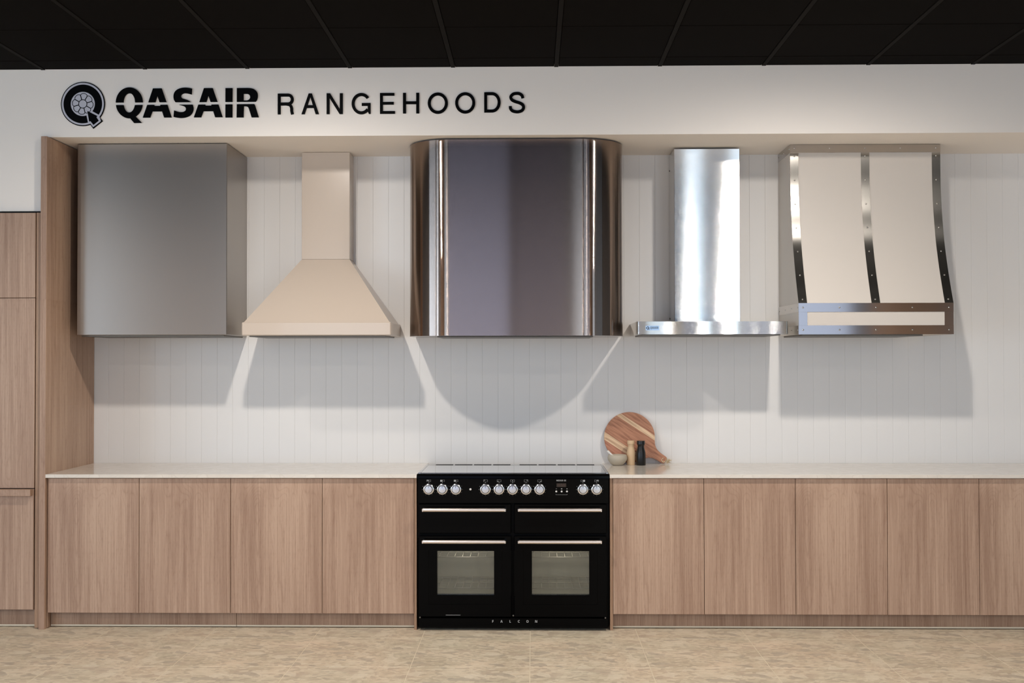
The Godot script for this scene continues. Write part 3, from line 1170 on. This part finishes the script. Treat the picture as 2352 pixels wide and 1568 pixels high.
	# hinge ends and plinth
	for x in [2.0735, 2.6070, 3.1325]:
		st = S()
		lathe(st, [Vector2(0.0045, 0.0), Vector2(0.0045, 0.006), Vector2(0, 0.007)], Vector3(x, 0.0745 if x != 2.6070 else 0.0860, zf - 0.006), 14, FR)
		obj("hinge_pin", st, M.dark_steel, t)
	st = S()
	bx(st, Vector3(2.0685, 0.016, -0.05), Vector3(3.1450, 0.0715, zf), 0.002)
	obj("plinth_panel", st, M.enamel, t)
	for e in [[0, "F"], [1, "A"], [2, "L"], [3, "C"], [4, "O"], [5, "N"]]:
		text("letter", e[1], Vector3(2.4905 + 0.0494 * e[0], 0.0540, zf), 0.0140, 0.0006, M.print, t, true)
	for x in [2.10, 3.11]:
		st = S()
		lathe(st, [Vector2(0.02, 0.0), Vector2(0.02, 0.016), Vector2(0.0, 0.016)], Vector3(x, 0.0, -0.10), 16)
		obj("foot", st, M.enamel_soft, t)


func handle(a: float, b: float, y: float, parent: Node3D) -> void:
	var st := S()
	tube(st, [Vector3(a + 0.007, y, 0.062), Vector3(b - 0.007, y, 0.062)], 0.0112, 20)
	obj("handle", st, M.handle, parent)
	st = S()
	for x in [a, b - 0.012]:
		bx(st, Vector3(x, y - 0.0112, 0.018), Vector3(x + 0.012, y + 0.0085, 0.066), 0.003)
	obj("handle_bracket", st, M.chrome, parent)


# White print round the knobs: oven symbols, dots and the clock bracket.
func marks(st: SurfaceTool) -> void:
	var z0 := 0.0198
	var z1 := 0.0203
	var dots := [[], [], []]
	for x in [2.124, 2.202, 2.280, 3.006, 3.084]:
		for s in [-1, 1]:
			var cx: float = x + 0.0065 * s
			frame_mark(st, cx, 0.8545, 0.0056, 0.0052, z0, z1)
		var full_left: bool = x < 2.9
		var fx: float = x + (-0.0065 if full_left else 0.0065)
		var half: bool = x < 2.15 or x > 3.05
		bx(st, Vector3(fx - 0.005, 0.8545 + (0.0 if half else -0.0048), z0), Vector3(fx + 0.005, 0.8592, z1 + 0.0001), 0.0)
	var spot := [Vector2(-0.006, 0.003), Vector2(-0.006, -0.003), Vector2(0, 0), Vector2(0.006, 0.003), Vector2(0.006, -0.003)]
	var zones := [2.449, 2.5265, 2.604, 2.6815, 2.759]
	for i in 5:
		frame_mark(st, zones[i], 0.8545, 0.0118, 0.0062, z0, z1)
		var p: Vector2 = Vector2(zones[i], 0.8545) + spot[i]
		bx(st, Vector3(p.x - 0.002, p.y - 0.002, z0), Vector3(p.x + 0.002, p.y + 0.002, z1), 0.0)
	for x in [2.124, 2.202, 2.280, 2.449, 2.5265, 2.604, 2.6815, 2.759, 3.006, 3.084]:
		bx(st, Vector3(x - 0.001, 0.8425, z0), Vector3(x + 0.001, 0.846, z1), 0.0)
		var n := 9
		for k in n:
			var deg := 155.0 + k * 29.0
			var c := Vector2(x, 0.807) + Vector2(cos(deg_to_rad(deg)), sin(deg_to_rad(deg))) * 0.0370
			var s := 0.0008 if k > 1 else 0.0013
			bx(st, Vector3(c.x - s, c.y - s, z0), Vector3(c.x + s, c.y + s, z1), 0.0)
	for e in [[2.854, 0.0030, 0.0008], [2.8845, 0.0032, 0.0026], [2.915, 0.0026, 0.0022]]:
		bx(st, Vector3(e[0] - e[1], 0.8090 - e[2], z0), Vector3(e[0] + e[1], 0.8090 + e[2], z1), 0.0)
	bx(st, Vector3(2.852, 0.7748, z0), Vector3(2.916, 0.7757, z1), 0.0)
	for x in [2.8515, 2.9155]:
		bx(st, Vector3(x, 0.7748, z0), Vector3(x + 0.0009, 0.7795, z1), 0.0)


func frame_mark(st: SurfaceTool, cx: float, cy: float, hx: float, hy: float, z0: float, z1: float) -> void:
	var w := 0.0007
	for e in [[-hx, hx, hy - w, hy], [-hx, hx, -hy, -hy + w], [-hx, -hx + w, -hy, hy], [hx - w, hx, -hy, hy]]:
		bx(st, Vector3(cx + e[0], cy + e[2], z0), Vector3(cx + e[1], cy + e[3], z1), 0.0)


# ---------------------------------------------------------------- signs

func plate(st: SurfaceTool, pl: PackedVector2Array, o: Vector3, sc: float, z0: float, z1: float) -> void:
	prism(st, pl, o, Vector3(sc, 0, 0), Vector3(0, -sc, 0), Vector3.BACK, z0, z1, 25.0)


func V(list: Array) -> PackedVector2Array:
	var a := PackedVector2Array()
	for i in range(0, list.size(), 2):
		a.append(Vector2(list[i], list[i + 1]))
	return a


func signs() -> void:
	emblem()
	bold_word()
	thin_word()


func emblem() -> void:
	var sc := 2.0067e-4
	var o := Vector3(0.0965, 3.043, -0.04)
	var c := Vector2(765, 742)
	o -= Vector3(c.x * sc, -c.y * sc, 0)
	var t := thing("wall_emblem", "round black and silver fan-wheel emblem shaped like a letter Q", "sign", Vector3(0.0965, 2.91, -0.04))
	var st := S()
	var disc := arc(c, 645, 645, 55, 415 - 64.0, 60)
	var pl := PackedVector2Array()
	pl.append_array(arc(c, 645, 645, 70.0, 398.5, 72))
	pl.append_array(V([1350, 1245, 1072, 1465]))
	plate(st, pl, o, sc, 0.001, 0.006)
	obj("back_plate", st, M.sign_black, t)
	st = S()
	ring_plate(st, c, 566, 566, 618, 618, o, sc, 0.006, 0.0070, 72)
	obj("silver_ring", st, M.sign_silver, t)
	st = S()
	plate(st, arc(c, 352, 352, 0, 355, 70), o, sc, 0.006, 0.0071)
	obj("silver_disc", st, M.sign_silver, t)
	st = S()
	plate(st, V([965, 1000, 1040, 955, 1232, 1060, 1300, 1248, 1072, 1422, 985, 1312, 920, 1290, 872, 1060]), o, sc, 0.006, 0.0072)
	obj("silver_outline", st, M.sign_silver, t)
	st = S()
	plate(st, V([900, 945, 975, 985, 1195, 1098, 1168, 1135, 1238, 1235, 1082, 1357, 990, 1245, 953, 1262, 915, 1025]), o, sc, 0.0072, 0.0080)
	obj("arrow", st, M.sign_black, t)
	st = S()
	ring_plate(st, c, 112, 112, 132, 132, o, sc, 0.0071, 0.0077, 40)
	var z := 0.0077
	for k in 8:
		var a := deg_to_rad(-15.0 - 45.0 * k)
		if k == 1:
			a = a
		var d := Vector2(cos(a), sin(a))
		plate(st, ribbon(PackedVector2Array([c + d * 125, c + d * 270]), 24), o, sc, 0.0071, z)
		var lobe := PackedVector2Array()
		for i in 13:
			var f := i / 12.0
			var b := a + deg_to_rad(45.0) * f
			lobe.append(c + Vector2(cos(b), sin(b)) * (258.0 + 48.0 * pow(sin(PI * f), 0.55)))
		plate(st, ribbon(lobe, 18), o, sc, 0.0071, z)
	obj("fan_wheel", st, M.sign_black, t)


func bold_word() -> void:
	var sc := 1.956e-4
	var o := Vector3(0.2716, 3.1680, -0.04)
	var t := thing("bold_sign_word", "heavy black wall lettering with a slit through it, beside the round emblem", "sign", Vector3(0.70, 2.93, -0.04))
	var z0 := 0.001
	var z1 := 0.010
	# Q
	var st := S()
	var c := Vector2(502, 612)
	var pl := arc(c, 404, 460, 181.2, 358.8, 26)
	pl.append_array(arc(c, 176, 287, 358, 182, 20))
	plate(st, pl, o, sc, z0, z1)
	pl = arc(c, 402, 464, 8.5, 171.5, 26)
	pl.append_array(arc(c, 176, 293, 166, 14, 20))
	plate(st, pl, o, sc, z0, z1)
	plate(st, V([505, 1050, 650, 1217, 880, 1215, 690, 1020]), o, sc, z0, z1 - 0.0002)
	obj("letter", st, M.sign_black, t)
	# A, twice
	for n in 2:
		var d := Vector3(1529.0 * sc * n, 0.0, 0)
		if n == 1:
			letter_s(t, o, sc, z0, z1)
		st = S()
		plate(st, V([1075, 602, 1212, 188, 1470, 188, 1615, 599, 1410, 599, 1343, 400, 1283, 602]), o + d, sc, z0, z1)
		plate(st, V([912, 1058, 1045, 680, 1252, 680, 1252, 712, 1434, 712, 1434, 680, 1645, 680, 1772, 1057, 1550, 1057, 1490, 875, 1195, 875, 1128, 1058]), o + d, sc, z0, z1)
		obj("letter", st, M.sign_black, t)
	# I
	st = S()
	plate(st, V([3384, 192, 3592, 192, 3592, 602, 3384, 602]), o, sc, z0, z1)
	plate(st, V([3384, 678, 3592, 678, 3592, 1066, 3384, 1066]), o, sc, z0, z1)
	obj("letter", st, M.sign_black, t)
	# R, drawn in its own units
	var sr := sc * 1.0556
	var orr := o + Vector3(2090.7 * sc, 0, 0)
	st = S()
	pl = V([1548, 181])
	pl.append_array(curve([Vector2(1860, 180), Vector2(1990, 198), Vector2(2090, 260), Vector2(2135, 340), Vector2(2138, 440), Vector2(2115, 520), Vector2(2080, 568)], 4))
	pl.append(Vector2(1741, 570))
	pl.append(Vector2(1741, 534))
	pl.append_array(curve([Vector2(1830, 534), Vector2(1890, 512), Vector2(1926, 455), Vector2(1915, 395), Vector2(1870, 352), Vector2(1820, 344)], 4))
	pl.append_array(V([1738, 344, 1738, 570, 1548, 570]))
	plate(st, pl, orr, sr, z0, z1)
	pl = V([1548, 640, 2040, 638, 2058, 660, 2170, 1010, 1968, 1010])
	pl.append_array(curve([Vector2(1892, 770), Vector2(1868, 725), Vector2(1825, 700), Vector2(1775, 692)], 4))
	pl.append_array(V([1745, 697, 1738, 1010, 1543, 1010]))
	plate(st, pl, orr, sr, z0, z1)
	obj("letter", st, M.sign_black, t)


func letter_s(t: Node3D, o: Vector3, sc: float, z0: float, z1: float) -> void:
	var st := S()
	var pl := curve([Vector2(2381, 201), Vector2(2300, 180), Vector2(2170, 168), Vector2(2030, 187), Vector2(1920, 240), Vector2(1850, 325), Vector2(1829, 425), Vector2(1842, 525), Vector2(1885, 602)], 4)
	pl.append_array(curve([Vector2(2348, 602), Vector2(2280, 556), Vector2(2180, 520), Vector2(2090, 487), Vector2(2051, 430), Vector2(2078, 368), Vector2(2154, 337), Vector2(2249, 344), Vector2(2370, 375)], 4))
	plate(st, pl, o, sc, z0, z1)
	pl = curve([Vector2(2402, 680), Vector2(2427, 790), Vector2(2402, 905), Vector2(2323, 1003), Vector2(2196, 1058), Vector2(2060, 1074), Vector2(1940, 1062), Vector2(1832, 1040)], 4)
	pl.append_array(curve([Vector2(1850, 848), Vector2(1950, 885), Vector2(2040, 903), Vector2(2130, 893), Vector2(2190, 855), Vector2(2204, 800), Vector2(2178, 748), Vector2(2110, 712), Vector2(2000, 680)], 4))
	plate(st, pl, o, sc, z0, z1)
	obj("letter", st, M.sign_black, t)


func thin_word() -> void:
	var sc := 7.119e-4
	var o := Vector3(1.239 - 137 * sc, 3.097 + 195 * sc, -0.04)
	var t := thing("thin_sign_word", "long thin black capital lettering on the bulkhead above the hoods", "sign", Vector3(1.96, 2.97, -0.04))
	var w := 24.0
	var z0 := 0.001
	var z1 := 0.009
	var letters := []
	# R
	var p := V([149, 365, 149, 195])
	var bowl := V([138, 207, 222, 207])
	bowl.append_array(arc(Vector2(222, 243.5), 34, 36.5, -80, 80, 14))
	bowl.append_array(V([222, 280, 138, 280]))
	var leg := curve([Vector2(205, 280), Vector2(236, 288), Vector2(250, 312), Vector2(252, 340), Vector2(258, 365)], 5)
	letters.append([ribbon(p, w), ribbon(bowl, w), ribbon(leg, w)])
	# A
	letters.append([V([332, 365, 391, 195, 417, 195, 475, 365, 448, 365, 404, 224, 358, 365]), V([368, 291, 440, 291, 440, 314, 368, 314])])
	# N
	letters.append([V([538, 365, 538, 195, 566, 195, 646, 325, 646, 195, 670, 195, 670, 365, 644, 365, 562, 234, 562, 365])])
	# G
	var g := arc(Vector2(822, 281), 67, 75, -38, -322, 44)
	letters.append([ribbon(g, w), V([826, 276, 897, 276, 897, 299, 826, 299]), V([875, 298, 897, 298, 897, 365, 884, 365, 875, 345])])
	# E
	letters.append([V([975, 195, 998, 195, 998, 365, 975, 365]), V([997, 195, 1092, 195, 1092, 217, 997, 217]), V([997, 268, 1087, 268, 1087, 290, 997, 290]), V([997, 343, 1097, 343, 1097, 365, 997, 365])])
	# H
	letters.append([V([1163, 195, 1187, 195, 1187, 363, 1163, 363]), V([1271, 195, 1295, 195, 1295, 363, 1271, 363]), V([1186, 264, 1272, 264, 1272, 287, 1186, 287])])
	letters.append([1447.5, 280.5])
	letters.append([1671.0, 279.5])
	# D
	var d := V([1838, 205, 1890, 205])
	d.append_array(arc(Vector2(1890, 276), 58, 71, -82, 82, 20))
	d.append_array(V([1890, 347, 1838, 347]))
	letters.append([V([1826, 194, 1850, 194, 1850, 359, 1826, 359]), ribbon(d, w)])
	# S
	var s := curve([Vector2(2141, 244), Vector2(2134, 222), Vector2(2116, 208), Vector2(2092, 204), Vector2(2062, 210), Vector2(2043, 232), Vector2(2052, 256), Vector2(2080, 271), Vector2(2112, 281), Vector2(2138, 296), Vector2(2147, 319), Vector2(2136, 342), Vector2(2110, 353), Vector2(2085, 354), Vector2(2056, 346), Vector2(2041, 328), Vector2(2039, 308)], 4)
	letters.append([ribbon(s, w)])
	for l in letters:
		var st := S()
		if l[0] is float:
			ring_plate(st, Vector2(l[0], l[1]), 58, 63, 82, 87, o, sc, z0, z1, 56)
		else:
			for i in l.size():
				plate(st, l[i], o, sc, z0, z1 - 0.0001 * i)
		obj("letter", st, M.sign_black, t)


# ---------------------------------------------------------------- things on the worktop

func props() -> void:
	# round chopping board leaning on the wall, handle down to the right
	var lean := 0.165
	var foot := Vector3(3.331, TOP + 0.001, -0.6575)
	var up := Vector3(0, cos(lean), -sin(lean))
	var outw := Vector3(0, sin(lean), cos(lean))
	var c := foot + up * 0.1665
	var ang := deg_to_rad(-33.6)
	var A := Vector3(cos(ang), 0, 0) + up * sin(ang)
	var N := Vector3(-sin(ang), 0, 0) + up * cos(ang)
	var r := 0.160
	var t := thing("chopping_board", "round striped wooden chopping board with a handle, leaning on the wall", "chopping board", foot)
	var rim := arc(Vector2.ZERO, r, r, 27, 333, 72)
	rim.append_array(curve([Vector2(0.144, -0.070), Vector2(0.163, -0.046), Vector2(0.190, -0.030), Vector2(0.225, -0.0245), Vector2(0.255, -0.0235), Vector2(0.269, -0.017), Vector2(0.273, 0.0), Vector2(0.269, 0.017), Vector2(0.255, 0.0235), Vector2(0.225, 0.0245), Vector2(0.190, 0.030), Vector2(0.163, 0.046), Vector2(0.144, 0.070)], 5))
	for e in [[0.0965, 0.3, M.board_brown], [0.071, 0.0965, M.board_pale], [-0.058, 0.071, M.board_brown], [-0.100, -0.058, M.board_pale], [-0.3, -0.100, M.board_red]]:
		var band := V([-0.5, e[0], 0.5, e[0], 0.5, e[1], -0.5, e[1]])
		var st := S()
		for piece in Geometry2D.intersect_polygons(rim, band):
			prism(st, piece, c, A, N, outw, -0.009, 0.009, 20.0)
		obj("wood_strip", st, e[2], t)
	# twine looped through the handle, frayed end on the worktop
	var tw := S()
	var h := c + A * 0.250 + outw * 0.0105
	var loop := []
	for i in 15:
		var q := deg_to_rad(100.0 + 265.0 * i / 14.0)
		loop.append(h + (Vector3(cos(q), 0, 0) * 0.0125 + up * sin(q) * 0.0125) + Vector3(0.004, -0.006, 0) + outw * 0.002)
	tube(tw, loop, 0.0029, 8)
	tube(tw, [loop[-1], loop[-1] + Vector3(0.010, -0.006, 0.004), Vector3(3.560, TOP + 0.010, -0.640), Vector3(3.572, TOP + 0.006, -0.635)], 0.0022, 8)
	var rng := RandomNumberGenerator.new()
	rng.seed = 7
	for i in 46:
		var a := Vector3(3.564, TOP + 0.012, -0.638)
		var v := Vector3(rng.randf_range(-0.3, 1.0), rng.randf_range(-0.3, 0.9), rng.randf_range(-0.5, 0.7)).normalized() * rng.randf_range(0.012, 0.034)
		var b := a + v
		b.y = maxf(b.y, TOP + 0.0015)
		tube(tw, [a, (a + b) / 2 + Vector3(0, 0.002, 0), b], 0.0009, 5)
	obj("twine_loop", tw, M.twine, t)

	# stoneware bowl
	t = thing("mortar_bowl", "small pale stoneware bowl with a pestle standing in it", "bowl", Vector3(3.247, TOP, -0.578))
	var st2 := S()
	lathe(st2, [Vector2(0.0, 0.001), Vector2(0.030, 0.001), Vector2(0.036, 0.004), Vector2(0.050, 0.018), Vector2(0.060, 0.036), Vector2(0.0615, 0.046), Vector2(0.0595, 0.057), Vector2(0.0565, 0.064), Vector2(0.0545, 0.0652), Vector2(0.0525, 0.063), Vector2(0.054, 0.050), Vector2(0.046, 0.024), Vector2(0.030, 0.010), Vector2(0.0, 0.008)], Vector3(3.247, TOP, -0.578), 48, Basis.IDENTITY, 60.0)
	obj("body", st2, M.stoneware, t)

	t = thing("pestle", "small white pestle sticking out of the stoneware bowl", "pestle", Vector3(3.235, TOP + 0.02, -0.585))
	st2 = S()
	var pa := Vector3(3.252, TOP + 0.022, -0.575)
	var pb := Vector3(3.186, TOP + 0.087, -0.600)
	var pd := (pb - pa).normalized()
	lathe(st2, [Vector2(0.0, 0.0), Vector2(0.008, 0.002), Vector2(0.0105, 0.010), Vector2(0.0085, 0.03), Vector2(0.0075, 0.075), Vector2(0.0085, 0.088), Vector2(0.007, 0.095), Vector2(0.0, 0.098)], pa, 20, Basis(Quaternion(Vector3.UP, pd)), 60.0)
	obj("body", st2, M.pale_marble, t)

	mill(3.333, -0.600, M.mill_wood, "pale wood grinder standing between the bowl and the black grinder", 0.0265)
	mill(3.393, -0.577, M.mill_black, "matte black grinder standing in front of the chopping board handle", 0.0295)


func mill(x: float, z: float, m: Material, label: String, r: float) -> void:
	var t := thing("grinder", label, "grinder", Vector3(x, TOP, z), "pair of salt and pepper grinders")
	var c := Vector3(x, TOP, z)
	var st := S()
	lathe(st, [Vector2(0.0, 0.0005), Vector2(r * 0.96, 0.0005), Vector2(r, 0.003), Vector2(r * 1.0, 0.060), Vector2(r * 0.98, 0.078), Vector2(r * 0.88, 0.092), Vector2(r * 0.76, 0.104), Vector2(r * 0.72, 0.112), Vector2(0.0, 0.112)], c, 40, Basis.IDENTITY, 30.0)
	obj("body", st, m, t)
	st = S()
	lathe(st, [Vector2(r * 0.66, 0.1118), Vector2(r * 0.66, 0.1135), Vector2(r * 0.70, 0.1135), Vector2(r * 0.71, 0.124), Vector2(r * 0.80, 0.1285), Vector2(r * 0.86, 0.131), Vector2(r * 0.86, 0.149), Vector2(r * 0.82, 0.1515), Vector2(0.0, 0.1515)], c, 40, Basis.IDENTITY, 30.0)
	obj("head", st, m, t)
